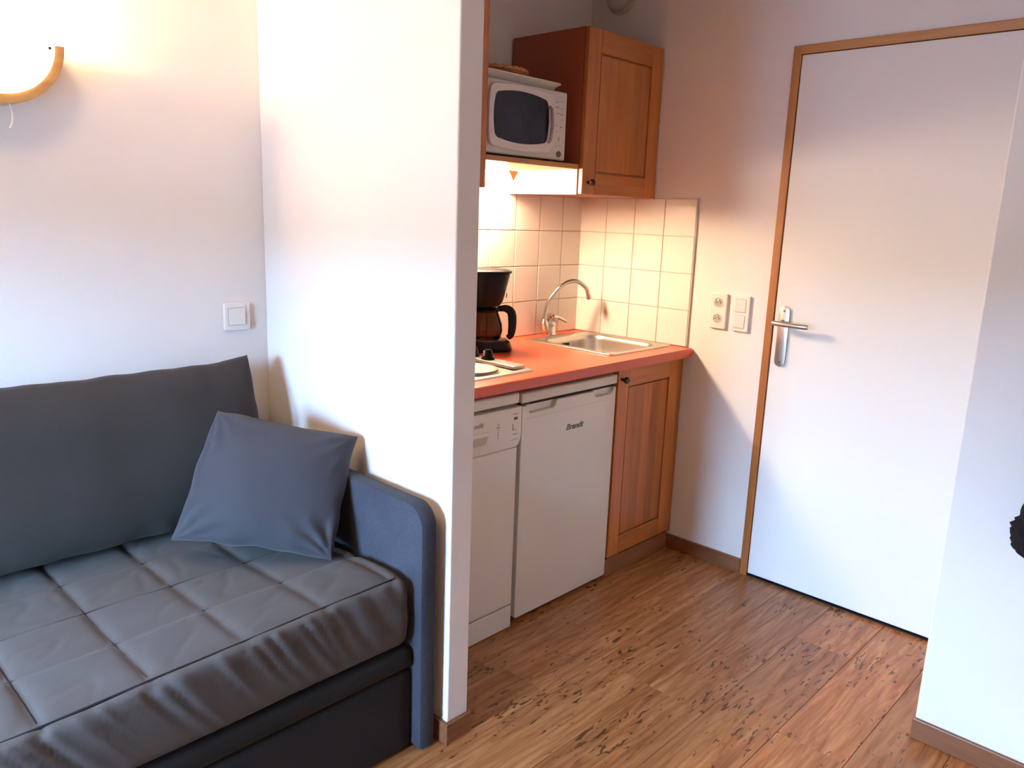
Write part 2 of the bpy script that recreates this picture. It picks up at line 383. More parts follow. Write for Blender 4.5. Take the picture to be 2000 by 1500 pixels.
bm = B((WX - T, YF, -0.06), (WX, WY0, CEIL)); box(bm, (WX - T, WY1, -0.06), (WX, 0.0, CEIL)); box(bm, (WX - T, WY0, -0.06), (WX, WY1, WZ0)); box(bm, (WX - T, WY0, WZ1), (WX, WY1, CEIL))
struct(finish('wall_left', bm, 'wall'), 'white wall with the window, behind the camera', 'wall')
struct(finish('ceiling', B((WX - T, YF - T, CEIL), (T, T, CEIL + T)), 'ceiling'), 'white ceiling of the room', 'ceiling')
# window, outside
wn = thing('window_1', 'wooden framed window opposite the door', 'window', (WX - 0.05, (WY0 + WY1) / 2, WZ0)); wn['kind'] = 'structure'
ym = (WY0 + WY1) / 2
for lo, hi in (((WX - .08, WY0, WZ0), (WX - .03, WY0 + .06, WZ1)), ((WX - .08, WY1 - .06, WZ0), (WX - .03, WY1, WZ1)), ((WX - .08, ym - .03, WZ0 + .06), (WX - .03, ym + .03, WZ1 - .06)),
               ((WX - .08, WY0 + .06, WZ0), (WX - .03, WY1 - .06, WZ0 + .06)), ((WX - .08, WY0 + .06, WZ1 - .06), (WX - .03, WY1 - .06, WZ1))):
    finish('window_frame', B(lo, hi, .004), 'frame', wn)
for a, b in ((WY0 + .06, ym - .03), (ym + .03, WY1 - .06)):
    finish('pane', B((WX - .057, a, WZ0 + .06), (WX - .053, b, WZ1 - .06)), 'pane', wn)
for k in range(14):
    z_ = SHZ + k * .053
    finish('shutter_slat', B((WX - .097, WY0 + .001, z_), (WX - .086, WY1 - .001, min(z_ + .0525, WZ1 - .001)), .003, 1), 'white2', wn)
struct(finish('ground', B((-260, -200, -3.4), (WX - 0.4, 200, -3.2)), 'ground'), 'pale trodden snow on the ground outside the window', 'ground')
bm = bmesh.new(); g = []
for i in range(25):
    r_ = []
    for j in range(9):
        yy = -200 + 400 * i / 24; t = j / 8
        r_.append(bm.verts.new((-110 - 120 * t, yy, -3.2 + 15 * t ** 1.2 + 2.5 * noise.noise(V((yy * .02, t * 3, 0))) * t)))
    g.append(r_)
for i in range(24):
    for j in range(8): bm.faces.new((g[i][j], g[i + 1][j], g[i + 1][j + 1], g[i][j + 1]))
struct(finish('hillside', bm, 'hill', smooth='full'), 'wooded hillside far outside the window', 'hill')

# skirting boards
BH, BT = 0.063, 0.012
def skirting(name, lo, hi, mat, label): return struct(finish(name, B(lo, hi, .003), mat), label, 'baseboard')
skirting('baseboard_right', (-BT, DL, 0), (0, -0.575, BH), 'skirting_y', 'dark wood skirting between base cabinet and door')
skirting('baseboard_partition', (XP0 - BT, YPE - BT, 0), (XP1 + 0.006, YPE, BH), 'skirting', 'dark wood skirting on the end of the partition wall')
skirting('baseboard_sofa', (XP0 - BT, YPE, 0), (XP0, -0.0, BH), 'skirting_y', 'dark wood skirting on the partition behind the sofa arm')
skirting('baseboard_closet', (XR - BT, YF, 0), (XR, YR + 0.004, BH), 'skirting_y', 'dark wood skirting along the right wall corner')

# door with frame
tr = thing('trim_1', 'orange-brown wooden frame around the white door', 'door frame', (0, (DL + DR) / 2, 0)); tr['kind'] = 'structure'
FW = 0.03
finish('jamb', B((-0.008, DL - FW, 0), (0.05, DL, DH), .002), 'frame', tr)
finish('jamb', B((-0.008, DR - 0.002, 0), (0.05, DR + FW - 0.002, DH), .002), 'frame', tr)
finish('head', B((-0.0085, DR + FW - 0.002, DH - FW), (0.05, DL - FW, DH), .002), 'frame_y', tr)
dr = thing('door_1', 'plain white door with a lever handle, closed', 'door', (0.0, (DL + DR) / 2, 0.0)); dr['kind'] = 'structure'
DY = DL - FW - 0.003
leaf = finish('door_leaf', B((-0.004, DR + FW + 0.001, 0.014), (0.036, DY, DH - FW - 0.003), .002), 'door', dr)
finish('door_gap_shade', B((-0.002, DR + FW, 0.0), (0.05, DY, 0.004)), 'dark', dr)  # dark sheet painted as the shade in the gap under the door
# lever handle on its plate
hy, hz = -1.010, 0.995
pl_ = finish('handle_plate', prism(rrect(hy - 0.021, hy + 0.021, 0.879, 1.108, 0.0205, 8), -0.012, -0.0035, YZ, .002), 'nickel', dr, True)
for zz in (0.896, 1.090): finish('screw', lathe([(0.004, 0), (0.004, .0012), (0, .0015)], (-0.012, hy, zz), (-1, 0, 0), 12), 'mark', dr)
finish('lever_neck', lathe([(0.011, 0), (0.011, .004), (0.008, .008), (0.008, .042)], (-0.012, hy + .004, 1.046), (-1, 0, 0), 18), 'nickel', dr, True)
lev = [(-0.054, hy + .022, 1.046), (-0.056, hy + .010, 1.046), (-0.058, hy - .02, 1.0455), (-0.058, hy - .06, 1.045), (-0.056, hy - .10, 1.0445), (-0.052, hy - .112, 1.0443)]
finish('lever', tube(lev, [.0085, .0095, .0095, .0095, .0095, .009], 16), 'nickel', dr, True)

# ------------------------------------------------------------------ wall tiles
TS, JT = 0.15, 0.0022
finish('grout_bed', B((-1.498, -0.004, ZC), (0, 0, ZC + 4 * TS)), 'grout', wb)
finish('grout_bed', B((-0.004, -0.6, ZC), (0, -0.004, ZC + 4 * TS)), 'grout', wr_)
tile_me = finish('tile', B((-TS / 2 + JT / 2, -0.0075, -TS / 2 + JT / 2), (TS / 2 - JT / 2, 0, TS / 2 - JT / 2), .002, 1), 'tile')
def put_tile(p, rot, parent, sx=1.0):
    global tile_me
    if isinstance(tile_me, bpy.types.Object): o = tile_me; tile_me = o.data
    else: o = bpy.data.objects.new('tile', tile_me); C.objects.link(o)
    o.parent = parent; o.location = p; o.rotation_euler = (R.uniform(-.004, .004), R.uniform(-.002, .002), rot + R.uniform(-.004, .004)); o.scale = (sx, 1, 1)
for r_ in range(4):
    zz = ZC + (r_ + .5) * TS
    first = 0.132
    put_tile((-0.009 - first / 2 + .004, -0.001, zz), 0, wb, first / TS)
    for c in range(9): put_tile((-0.005 - first - (c + .5) * TS, -0.001, zz), 0, wb)
    for c in range(4): put_tile((-0.001, -0.0 - (c + .5) * TS, zz), -math.pi / 2, wr_)
finish('tile_edge_strip', B((-0.0085, -0.6040, ZC), (0, -0.6005, ZC + 4 * TS + .004), .001), 'grout', wr_)

# ------------------------------------------------------------------ kitchenette, lower run
YFR = -0.595
# base cabinet
bc = thing('base_cabinet', 'orange-brown wooden base cabinet under the sink, beside the refrigerator', 'cabinet', (-0.235, -0.3, 0))
CX0, CX1 = -0.462, -0.006
finish('body', B((CX0, -0.572, 0.075), (CX1, -0.012, 0.70), .001), 'side', bc)
finish('plinth', B((CX0, -0.585, 0), (CX1 - 0.008, -0.565, 0.076), .001), 'skirting', bc)
finish('filler_strip', B((-0.036, -0.592, 0.076), (-0.003, -0.573, ZC - 0.038), .001), 'cab', bc)
def panel_door(parent, x0, x1, z0, z1, yb, yf, st=0.068, rb=0.075, rtp=0.075, staves=5):
    """framed cabinet door: two stiles, two rails, a raised field of staves"""
    d = finish('door', B((x0 + .01, yb, z0 + .01), (x1 - .01, yb - .008, z1 - .01)), 'cab', parent)
    finish('stile', B((x0, yf, z0), (x0 + st, yb - .001, z1), .003), 'cab', d); finish('stile', B((x1 - st, yf, z0), (x1, yb - .001, z1), .003), 'cab', d)
    finish('rail', B((x0 + st, yf, z0), (x1 - st, yb - .001, z0 + rb), .003), 'cab_x', d); finish('rail', B((x0 + st, yf, z1 - rtp), (x1 - st, yb - .001, z1), .003), 'cab_x', d)
    a, b = x0 + st + .007, x1 - st - .007; lo, hi = z0 + rb + .007, z1 - rtp - .007; w = (b - a) / staves
    for k in range(staves):
        finish('stave', B((a + k * w, yf + .004, lo), (a + (k + 1) * w, yb - .004, hi), .0004, 1), 'cab', d)
    return d
d = panel_door(bc, CX0 + .001, -0.040, 0.088, ZC - 0.040, -0.574, YFR - 0.002)
def knob(parent, x, y, z):
    return finish('knob', lathe([(0.006, 0), (0.0055, .008), (0.007, .012), (0.0125, .018), (0.0135, .023), (0.011, .028), (0, .030)], (x, y, z), (0, -1, 0), 20), 'bronze', parent, True)
knob(d, -0.440, YFR - 0.002, 0.812)

# refrigerator
fr = thing('refrigerator', 'small white refrigerator under the worktop, between dishwasher and base cabinet', 'refrigerator', (-0.73, -0.3, 0))
FX0, FX1 = -0.992, -0.470
finish('cabinet_body', B((FX0 + .004, -0.545, 0.02), (FX1 - .002, -0.03, 0.80), .003), 'white', fr)
finish('top_plate', B((FX0 - .001, -0.598, 0.800), (FX1 + .001, -0.02, 0.836), .007, 3), 'white2', fr, True)
# door with two grip notches cut into its upper edge
x0, x1, z0, z1 = FX0 + .003, FX1 - .002, 0.022, 0.789
def notch(a, b, dpt): return [(a, z1), (a + .008, z1 - dpt + .008), (a + .018, z1 - dpt), (b - .018, z1 - dpt), (b - .008, z1 - dpt + .008), (b, z1)]
poly = [(x0, z0 + .006), (x0, z1)] + notch(-0.965, -0.812, .027) + notch(-0.606, -0.482, .025) + [(x1, z1), (x1, z0 + .006), (x1 - .006, z0), (x0 + .006, z0)]
fd = finish('door', prism(poly, YFR, -0.549, XZ, .0025), 'white', fr)
for a, b in ((-0.972, -0.805), (-0.612, -0.476)): finish('grip', B((a, YFR + .016, z1 - .036), (b, YFR + .024, z1 - .001)), 'white2', fd)
finish('door_ridge', B((x0 + .02, YFR - .0012, z1 - .046), (x1 - .02, YFR + .001, z1 - .043), .0005, 1), 'white', fd)
finish('hinge', B((FX0 + .006, -0.585, 0.789), (FX0 + .05, -0.55, 0.7995), .001), 'bronze', fr)
finish('top_gap_shade', B((FX0 + .052, -0.584, 0.789), (FX1 - .006, -0.56, 0.7995)), 'dark', fr)  # near-black filler, the shade between door top and top plate as colour
lettering('lettering', 'Brandt', 0.030, (-0.757, YFR - .0006, 0.668), 'mark', fd, 0.28, 0.098)
for xx in (FX0 + .05, FX1 - .05):
    for yy in (-0.10, -0.52): finish('foot', lathe([(0.016, 0), (0.016, .02)], (xx, yy, 0), n=14), 'black', fr, True)

# dishwasher
dw = thing('dishwasher', 'narrow white dishwasher beside the partition wall', 'dishwasher', (-1.22, -0.3, 0))
DX0, DX1 = -1.450, -1.003
finish('cabinet_body', B((DX0 + .004, -0.565, 0.02), (DX1 - .003, -0.02, 0.805), .002), 'white', dw)
finish('top_plate', B((DX0, -0.602, 0.806), (DX1 - .006, -0.02, 0.843), .008, 3), 'white2', dw, True)
cp = finish('control_panel', prism([(DX0, .662), (DX1 - .022, .662), (DX1 - .012, .668), (DX1 - .006, .676), (DX1, .690), (DX1, .797), (DX0, .797)], -0.607, -0.566, XZ, .003), 'white', dw)
dd = finish('door', B((DX0 + .003, -0.600, 0.092), (DX1 - .010, -0.567, 0.659), .003), 'white', dw)
finish('kick_panel', B((DX0 + .003, -0.598, 0.004), (DX1 - .008, -0.567, 0.086), .003), 'white', dw)
# handle bowl with its lip
hb = finish('handle_frame', prism([(-1.36, .737), (-1.155, .737), (-1.160, .700), (-1.175, .690), (-1.36, .690)], -0.612, -0.606, XZ, .002), 'white2', cp)
finish('handle_recess', prism([(-1.355, .724), (-1.162, .724), (-1.168, .702), (-1.178, .697), (-1.355, .697)], -0.6128, -0.6115, XZ), 'hole', cp)
lettering('lettering', 'Brandt', 0.022, (-1.262, -0.6076, 0.755), 'pale', cp, 0.28, 0.085)
for zz, w_ in ((.752, .006), (.742, .016), (.733, .005), (.725, .005), (.717, .005), (.708, .005)):
    finish('indicator', B((-1.112 - w_ / 2, -0.6080, zz - .002), (-1.112 + w_ / 2, -0.6065, zz + .002)), 'pale', cp)
finish('button', B((-1.040, -0.6085, .756), (-1.024, -0.6065, .765), .0008), 'mark', cp)
finish('indicator', B((-1.045, -0.6080, .774), (-1.022, -0.6065, .777)), 'pale', cp)
for a, b, c_, e in ((-1.046, -1.042, .722, .742), (-1.042, -1.030, .720, .723), (-1.044, -1.026, .706, .709), (-1.052, -1.022, .688, .690)):
    finish('indicator', B((a, -0.6080, c_), (b, -0.6065, e)), 'pale', cp)

# worktop with a sink cut-out
SX0, SX1, SY0, SY1 = -0.445, -0.025, -0.545, -0.095
WF, ct = -0.633, 0.036
xs_, ys_ = [-1.497, SX0 + .012, SX1 - .012, -0.0045], [WF, SY0 + .012, SY1 - .012, -0.0085]
bm = bmesh.new(); top = {}; bot = {}
for i, x in enumerate(xs_):
    for j, y in enumerate(ys_): top[i, j] = bm.verts.new((x, y, ZC)); bot[i, j] = bm.verts.new((x, y, ZC - ct))
for i in range(3):
    for j in range(3):
        if (i, j) != (1, 1):
            bm.faces.new((top[i, j], top[i + 1, j], top[i + 1, j + 1], top[i, j + 1])); bm.faces.new((bot[i, j], bot[i, j + 1], bot[i + 1, j + 1], bot[i + 1, j]))
for k in range(3):
    for a, b in (((k, 0), (k + 1, 0)), ((k + 1, 3), (k, 3)), ((0, k + 1), (0, k)), ((3, k), (3, k + 1))): bm.faces.new((top[a], bot[a], bot[b], top[b]))
for a, b in (((1, 1), (2, 1)), ((2, 1), (2, 2)), ((2, 2), (1, 2)), ((1, 2), (1, 1))): bm.faces.new((top[b], bot[b], bot[a], top[a]))
es = [e for e in bm.edges if all(abs(v.co.y - WF) < 1e-6 for v in e.verts) and abs(e.verts[0].co.z - e.verts[1].co.z) < 1e-6]
bmesh.ops.bevel(bm, geom=es, offset=.011, segments=4, profile=0.5, affect='EDGES')
tag(finish('worktop', bm, 'top', smooth=True, loc=(-0.75, -0.3, ZC - ct)), 'terracotta red laminate worktop with a rounded front edge', 'worktop')

# sink
sk = thing('sink', 'square stainless steel sink let into the red worktop', 'sink', (-0.235, -0.32, ZC))
def ringz(x0, x1, y0, y1, r, z): return [(u, v, z) for u, v in rrect(x0, x1, y0, y1, r, 8)]
BX0, BX1, BY0, BY1 = SX0 + .045, SX1 - .035, SY0 + .035, SY1 - .050
bm = loft([ringz(SX0, SX1, SY0, SY1, .018, ZC + .0005), ringz(SX0, SX1, SY0, SY1, .018, ZC + .004), ringz(SX0 + .003, SX1 - .003, SY0 + .003, SY1 - .003, .017, ZC + .0055),
           ringz(SX0 + .012, SX1 - .012, SY0 + .012, SY1 - .012, .02, ZC + .003), ringz(BX0 - .006, BX1 + .006, BY0 - .006, BY1 + .006, .075, ZC + .003), ringz(BX0, BX1, BY0, BY1, .07, ZC - .002),
           ringz(BX0 + .004, BX1 - .004, BY0 + .004, BY1 - .004, .068, ZC - .02), ringz(BX0 + .012, BX1 - .012, BY0 + .012, BY1 - .012, .065, ZC - .12),
           ringz(BX0 + .03, BX1 - .03, BY0 + .03, BY1 - .03, .055, ZC - .142), ringz(BX0 + .10, BX1 - .10, BY0 + .10, BY1 - .10, .04, ZC - .147)])
finish('basin', bm, 'steel', sk, 'full')
finish('drain', lathe([(.036, 0), (.036, .002), (.03, .003), (.026, .0005), (0, .0005)], ((BX0 + BX1) / 2, (BY0 + BY1) / 2, ZC - .1465), n=24), 'chrome', sk, True)
for k in range(4): finish('overflow_slot', B((-0.268 + k * .0125, BY1 - .0085, ZC - .044), (-0.261 + k * .0125, BY1 - .0045, ZC - .022), .001, 1), 'black', sk)

# tap
tp = thing('tap', 'chrome swan-neck mixer tap behind the sink', 'tap', (-0.245, -0.06, ZC))
finish('base', lathe([(.031, 0), (.031, .006), (.026, .012), (.024, .045), (.026, .06), (.022, .072), (.012, .078), (0, .079)], (-0.250, -0.058, ZC), n=24), 'chrome', tp, True)
finish('spout_socket', tube([(-0.262, -0.060, ZC + .016), (-0.285, -0.060, ZC + .035), (-0.290, -0.060, ZC + .060), (-0.289, -0.060, ZC + .074)], [.013, .018, .019, .011], 18), 'chrome', tp, True)
ctrl = [(-0.289, -0.060, ZC + .066), (-0.287, -0.061, .990), (-0.275, -0.070, 1.050), (-0.225, -0.100, 1.117), (-0.168, -0.126, 1.134), (-0.126, -0.150, 1.107), (-0.115, -0.160, 1.068)]
def spline(P, n=10):
    P = [V(p) for p in P]; Q = [P[0] * 2 - P[1]] + P + [P[-1] * 2 - P[-2]]; out = []
    for i in range(1, len(Q) - 2):
        for k in range(n):
            t = k / n; a, b, c, d_ = Q[i - 1:i + 3]
            out.append(0.5 * ((2 * b) + (c - a) * t + (2 * a - 5 * b + 4 * c - d_) * t * t + (3 * b - a - 3 * c + d_) * t ** 3))
    return out + [P[-1]]
finish('spout', tube(spline(ctrl), .0100, 16), 'chrome', tp, True)
finish('aerator', tube([(-0.1155, -0.1595, 1.074), (-0.113, -0.162, 1.056)], .0128, 18), 'chrome', tp, True)
finish('lever_hub', lathe([(.022, 0), (.026, .006), (.026, .024), (.018, .033), (0, .034)], (-0.246, -0.060, ZC + .062), (0.25, -0.2, 1), 24), 'chrome', tp, True)
finish('lever', tube([(-0.240, -0.064, ZC + .083), (-0.215, -0.074, ZC + .078), (-0.190, -0.084, ZC + .066), (-0.176, -0.090, ZC + .060)], [.010, .008, .006, .0065], 14), 'chrome', tp, True)

# hob
hb_ = thing('hob', 'two-ring steel hob with black knobs at the left of the worktop', 'hob', (-1.05, -0.32, ZC))
HX0, HX1, HY0, HY1 = -1.20, -0.900, -0.562, -0.09
finish('plate', loft([ringz(HX0, HX1, HY0, HY1, .012, ZC + .0005), ringz(HX0 + .001, HX1 - .001, HY0 + .001, HY1 - .001, .012, ZC + .005), ringz(HX0 + .012, HX1 - .012, HY0 + .012, HY1 - .012, .012, ZC + .007), ringz(HX0 + .03, HX1 - .075, HY0 + .03, HY1 - .03, .02, ZC + .004)], (True, True)), 'steel', hb_, True)
finish('control_strip', B((HX1 - .066, HY0 + .035, ZC + .006), (HX1 - .010, HY1 - .03, ZC + .017), .002), 'steel', hb_)
for yy in (-0.375, -0.300):
    k = finish('knob', lathe([(.024, 0), (.024, .006), (.019, .010), (.014, .030), (.011, .034), (0, .034)], (HX1 - .038, yy, ZC + .017), n=20), 'black', hb_, True)
    finish('knob_pointer', B((HX1 - .060, yy - .002, ZC + .030), (HX1 - .0545, yy + .002, ZC + .048)), 'white2', k)
for j, (dx, yy) in enumerate(((0, -.47), (.012, -.452), (-.012, -.452), (0, -.434))): finish('printed_mark', B((HX1 - .040 + dx, yy - .003, ZC + .0168), (HX1 - .034 + dx, yy + .003, ZC + .0174)), 'pale', hb_)
for yy, rr in ((-0.455, .082), (-0.215, .068)):
    ht = finish('hotplate', lathe([(rr + .006, 0), (rr + .006, .004), (rr, .005), (rr, .011), (rr - .004, .013), (.022, .013), (.020, .0115), (0, .0115)], (-1.083, yy, ZC + .004), n=36), 'plate', hb_, True)

# coffee maker
cm = thing('coffee_maker', 'black filter coffee maker with a glass carafe on the worktop', 'coffee maker', (-0.75, -0.155, ZC))
cc, ca = V((-0.755, -0.155, 0)), math.radians(-25)
fx, fy = V((math.cos(ca), math.sin(ca), 0)), V((-math.sin(ca), math.cos(ca), 0))
def L2W(a, b, z): p = cc + fx * a + fy * b; return (p.x, p.y, z)
def rr3(u0, u1, v0, v1, r, z): return [L2W(u, v, z) for u, v in rrect(u0, u1, v0, v1, r, 6)]
Z0 = ZC + .001
finish('base', loft([rr3(-.10, .108, -.078, .078, .05, Z0), rr3(-.102, .110, -.080, .080, .05, Z0 + .008), rr3(-.098, .102, -.076, .076, .05, Z0 + .034), rr3(-.092, .094, -.070, .070, .05, Z0 + .040)], (True, True)), 'black', cm, True)
finish('column', loft([rr3(-.10, -.052, -.072, .072, .02, Z0 + .036), rr3(-.10, -.048, -.074, .074, .02, Z0 + .30)], (True, True)), 'black', cm, True)
finish('filter_housing', loft([rr3(-.062, .060, -.060, .060, .05, Z0 + .172), rr3(-.062, .072, -.068, .068, .055, Z0 + .190), rr3(-.062, .094, -.080, .080, .06, Z0 + .285), rr3(-.062, .094, -.080, .080, .06, Z0 + .293)], (True, True)), 'black', cm, True)
finish('lid', loft([rr3(-.10, .100, -.083, .083, .06, Z0 + .296), rr3(-.10, .102, -.084, .084, .06, Z0 + .304), rr3(-.09, .090, -.074, .074, .055, Z0 + .309)], (True, True)), 'black', cm, True)
finish('badge', lathe([(.011, 0), (.010, .002), (0, .0022)], L2W(.079, -.038, Z0 + .212), (0.78, -0.62, -0.1), 18), 'pale', cm, True)
cf = L2W(.012, 0, 0)
car = finish('carafe', lathe([(.052, Z0 + .041), (.060, Z0 + .05), (.066, Z0 + .075), (.064, Z0 + .10), (.052, Z0 + .135), (.046, Z0 + .150)], (cf[0], cf[1], 0), n=28), 'coffee', cm, True)
finish('carafe_lid', lathe([(.050, Z0 + .148), (.052, Z0 + .156), (.046, Z0 + .164), (.02, Z0 + .168), (0, Z0 + .168)], (cf[0], cf[1], 0), n=28), 'black', car, True)
finish('warming_plate', lathe([(.066, Z0 + .038), (.066, Z0 + .0405), (0, Z0 + .041)], (cf[0], cf[1], 0), n=28), 'plate', cm, True)
hd = math.radians(-38); hx, hyv = math.cos(hd), math.sin(hd)
def H(r, z): return (cf[0] + hx * r, cf[1] + hyv * r, Z0 + z)
bm = bmesh.new()
hp = spline([H(.046, .157), H(.075, .160), H(.098, .145), H(.104, .105), H(.100, .060), H(.086, .046)], 6)
sd = V((-hyv, hx, 0)); rings = []
for i, p in enumerate(hp):
    t = (hp[min(i + 1, len(hp) - 1)] - hp[max(i - 1, 0)]).normalized(); nn = t.cross(sd).normalized(); w_, h_ = .013, .010 + .007 * math.sin(math.pi * i / (len(hp) - 1))
    rings.append([bm.verts.new(p + sd * w_ * math.cos(a) + nn * h_ * math.sin(a)) for a in [2 * math.pi * k / 12 for k in range(12)]])
for a, b in zip(rings, rings[1:]):
    for k in range(12): bm.faces.new((a[k], a[(k + 1) % 12], b[(k + 1) % 12], b[k]))
bm.faces.new(rings[0]); bm.faces.new(rings[-1][::-1])
finish('carafe_handle', bm, 'black', car, True)
finish('switch', B(L2W(.092, -.046, Z0 + .012), tuple(a + b for a, b in zip(L2W(.092, -.046, Z0 + .026), (.006, .004, 0))), .001), 'pale', cm)

# ------------------------------------------------------------------ kitchenette, upper run
ZB, ZT, YU = ZC + 4 * TS - .004, 2.080, -0.368
uc = thing('wall_cabinet', 'orange-brown wall cabinet above the sink with a terracotta side', 'cabinet', (-0.245, -0.2, ZB))
UX0, UX1 = -0.487, -0.004
finish('body', B((UX0, YU, ZB), (UX1, -0.010, ZT), .001), 'side', uc)
finish('side_lamp_glare', B((UX0 - .002, YU + .003, ZB), (UX0 - .0002, -0.010, 1.5805)), 'white2', uc)  # added white sheet standing in for lamp glare on the terracotta side
d = panel_door(uc, UX0 + .001, UX1 - .001, ZB + .001, ZT - .001, YU - .001, YU - .022, .075, .080, .080, 6)
knob(d, -0.452, YU - .022, ZB + .045)
lc = thing('tall_wall_cabinet', 'terracotta-brown wall cabinet edge showing beside the partition wall', 'cabinet', (-1.24, -0.2, ZB))
finish('body', B((-1.495, YU, ZB), (-0.984, -0.010, 2.46), .001), 'side', lc)
panel_door(lc, -1.494, -0.985, ZB + .001, 2.459, YU - .001, YU - .020, .075, .08, .08, 5)
tag(finish('microwave_shelf', B((-0.983, -0.372, 1.581), (-0.4895, -0.010, 1.599), .0015), 'shelf', loc=(-0.735, -0.19, 1.581)), 'brown wooden shelf board carrying the microwave', 'shelf')

# microwave
mw = thing('microwave', 'white microwave oven with a dark curved window on the shelf', 'microwave', (-0.76, -0.2, 1.599))
MX0, MX1, MZ0, MZ1, MY = -0.972, -0.552, 1.610, 1.843, -0.336
for xx in (MX0 + .04, MX1 - .04):
    for yy in (-.30, -.06): finish('foot', lathe([(.012, 0), (.012, .012)], (xx, yy, 1.599), n=12), 'black', mw)
finish('casing', B((MX0, MY, MZ0), (MX1, -0.03, MZ1), .004), 'mwhite', mw, True)
fp = finish('front_panel', B((MX0 - .002, MY - .018, MZ0 - .003), (MX1 + .002, MY, MZ1 + .001), .006, 3), 'mwhite', mw, True)
yfp = MY - .018
def bowed(x0, x1, z0, z1, bx, bz, r=.02, n=10):
    base = rrect(x0, x1, z0, z1, r, n); mx, mz, hw, hh = (x0 + x1) / 2, (z0 + z1) / 2, (x1 - x0) / 2, (z1 - z0) / 2; pts = []
    # add points along straight edges so that the sides can bow
    dense = []
    for a, b in zip(base, base[1:] + base[:1]):
        k = max(1, int(math.hypot(b[0] - a[0], b[1] - a[1]) / .012))
        for i in range(k): dense.append((a[0] + (b[0] - a[0]) * i / k, a[1] + (b[1] - a[1]) * i / k))
    for u, v in dense:
        uu, vv = (u - mx) / hw, (v - mz) / hh
        pts.append((u + bx * uu * (1 - vv * vv) - 0 , v + bz * vv * (1 - uu * uu)))
    return pts
DX = (-0.948, -0.645)
md = finish('door', prism(bowed(DX[0], DX[1] + .005, MZ0 + .022, MZ1 - .016, .008, .010, .02), yfp - .012, yfp + .001, XZ, .004), 'mwhite', mw)
finish('window', prism(bowed(-0.925, -0.672, MZ0 + .050, MZ1 - .042, .010, .014, .012), yfp - .0135, yfp - .011, XZ), 'glassblack', md)
finish('handle', tube([(-0.660, yfp - .012, MZ0 + .052), (-0.658, yfp - .022, MZ0 + .060), (-0.655, yfp - .026, MZ0 + .11), (-0.658, yfp - .022, MZ0 + .165), (-0.660, yfp - .012, MZ0 + .173)], .006, 12), 'pale', md, True)
finish('door_release', lathe([(.011, 0), (.011, .004), (.008, .005), (0, .005)], (-0.588, yfp, MZ0 + .018), (0, -1, 0), 20), 'mark', mw, True)
for xx, zz, w_, h_ in ((-.606, .196, .014, .003), (-.580, .200, .010, .003), (-.606, .178, .018, .004), (-.580, .176, .012, .004), (-.600, .158, .016, .003), (-.578, .156, .014, .004),
                       (-.604, .116, .010, .003), (-.580, .112, .012, .004), (-.602, .096, .004, .006), (-.590, .070, .004, .014), (-.604, .044, .012, .002), (-.582, .048, .010, .002)):
    finish('printed_mark', B((xx - w_ / 2, yfp - .0008, MZ0 + zz - h_ / 2), (xx + w_ / 2, yfp + .0004, MZ0 + zz + h_ / 2)), 'pale', mw)

# white tray on the microwave, basket on the tray
TZ = MZ1 + .001
def tray_loop(g, z, r): return [(u, v, z) for u, v in rrect(-0.972 - g, -0.585 + g, -0.325 - g, -0.045 + g, r, 8)]
tag(finish('serving_tray', loft([tray_loop(0, TZ, .03), tray_loop(.018, TZ + .020, .045), tray_loop(.028, TZ + .025, .05), tray_loop(.028, TZ + .0275, .05), tray_loop(.016, TZ + .0235, .045), tray_loop(-.003, TZ + .003, .03)], (True, True)), 'tray', smooth=True, loc=(-0.78, -0.185, TZ)), 'white plastic serving tray lying on top of the microwave', 'tray')
bk = thing('bread_basket', 'small round brown wicker basket on the white tray', 'basket', (-0.82, -0.20, TZ + .003))
bcx, bcy, bz = -0.790, -0.200, TZ + .0035
finish('bottom', lathe([(.085, 0), (.085, .004), (0, .004)], (bcx, bcy, bz), n=32), 'wicker', bk)
for k in range(6):
    rr = .088 + .006 * k
    pts = [(bcx + rr * math.cos(a) * (1 + .012 * math.sin(20 * a + k * math.pi)), bcy + rr * math.sin(a) * (1 + .012 * math.sin(20 * a + k * math.pi)), bz + .005 + .0070 * k) for a in [2 * math.pi * i / 80 for i in range(81)]]
    finish('wicker_strand', tube(pts, .0052, 6, False), 'wicker', bk, True)
pts = [(bcx + .125 * math.cos(a), bcy + .125 * math.sin(a), bz + .047 + .002 * math.sin(30 * a)) for a in [2 * math.pi * i / 90 for i in range(91)]]
finish('rim', tube(pts, .0075, 8, False), 'wicker', bk, True)

# kitchen lamp under the shelf
kl = thing('kitchen_lamp', 'lit wall lamp with wooden end caps under the microwave shelf', 'lamp', (-0.78, 0, 1.52))
LX0, LX1 = -0.92, -0.600
finish('diffuser', prism([(-0.012, 1.570), (-0.105, 1.570), (-0.095, 1.545), (-0.070, 1.520), (-0.040, 1.508), (-0.012, 1.508)], LX0, LX1, YZ), 'kitchenglow', kl)
for xx in (-0.925, -0.578):
    finish('wooden_wedge', prism([(xx - .028, 1.573), (xx + .028, 1.573), (xx - .002, 1.534)], -0.124, -0.1055, XZ, .001), 'lampwood', kl)
finish('back_plate', B((LX0, -0.011, 1.500), (LX1, 0, 1.576)), 'white2', kl)

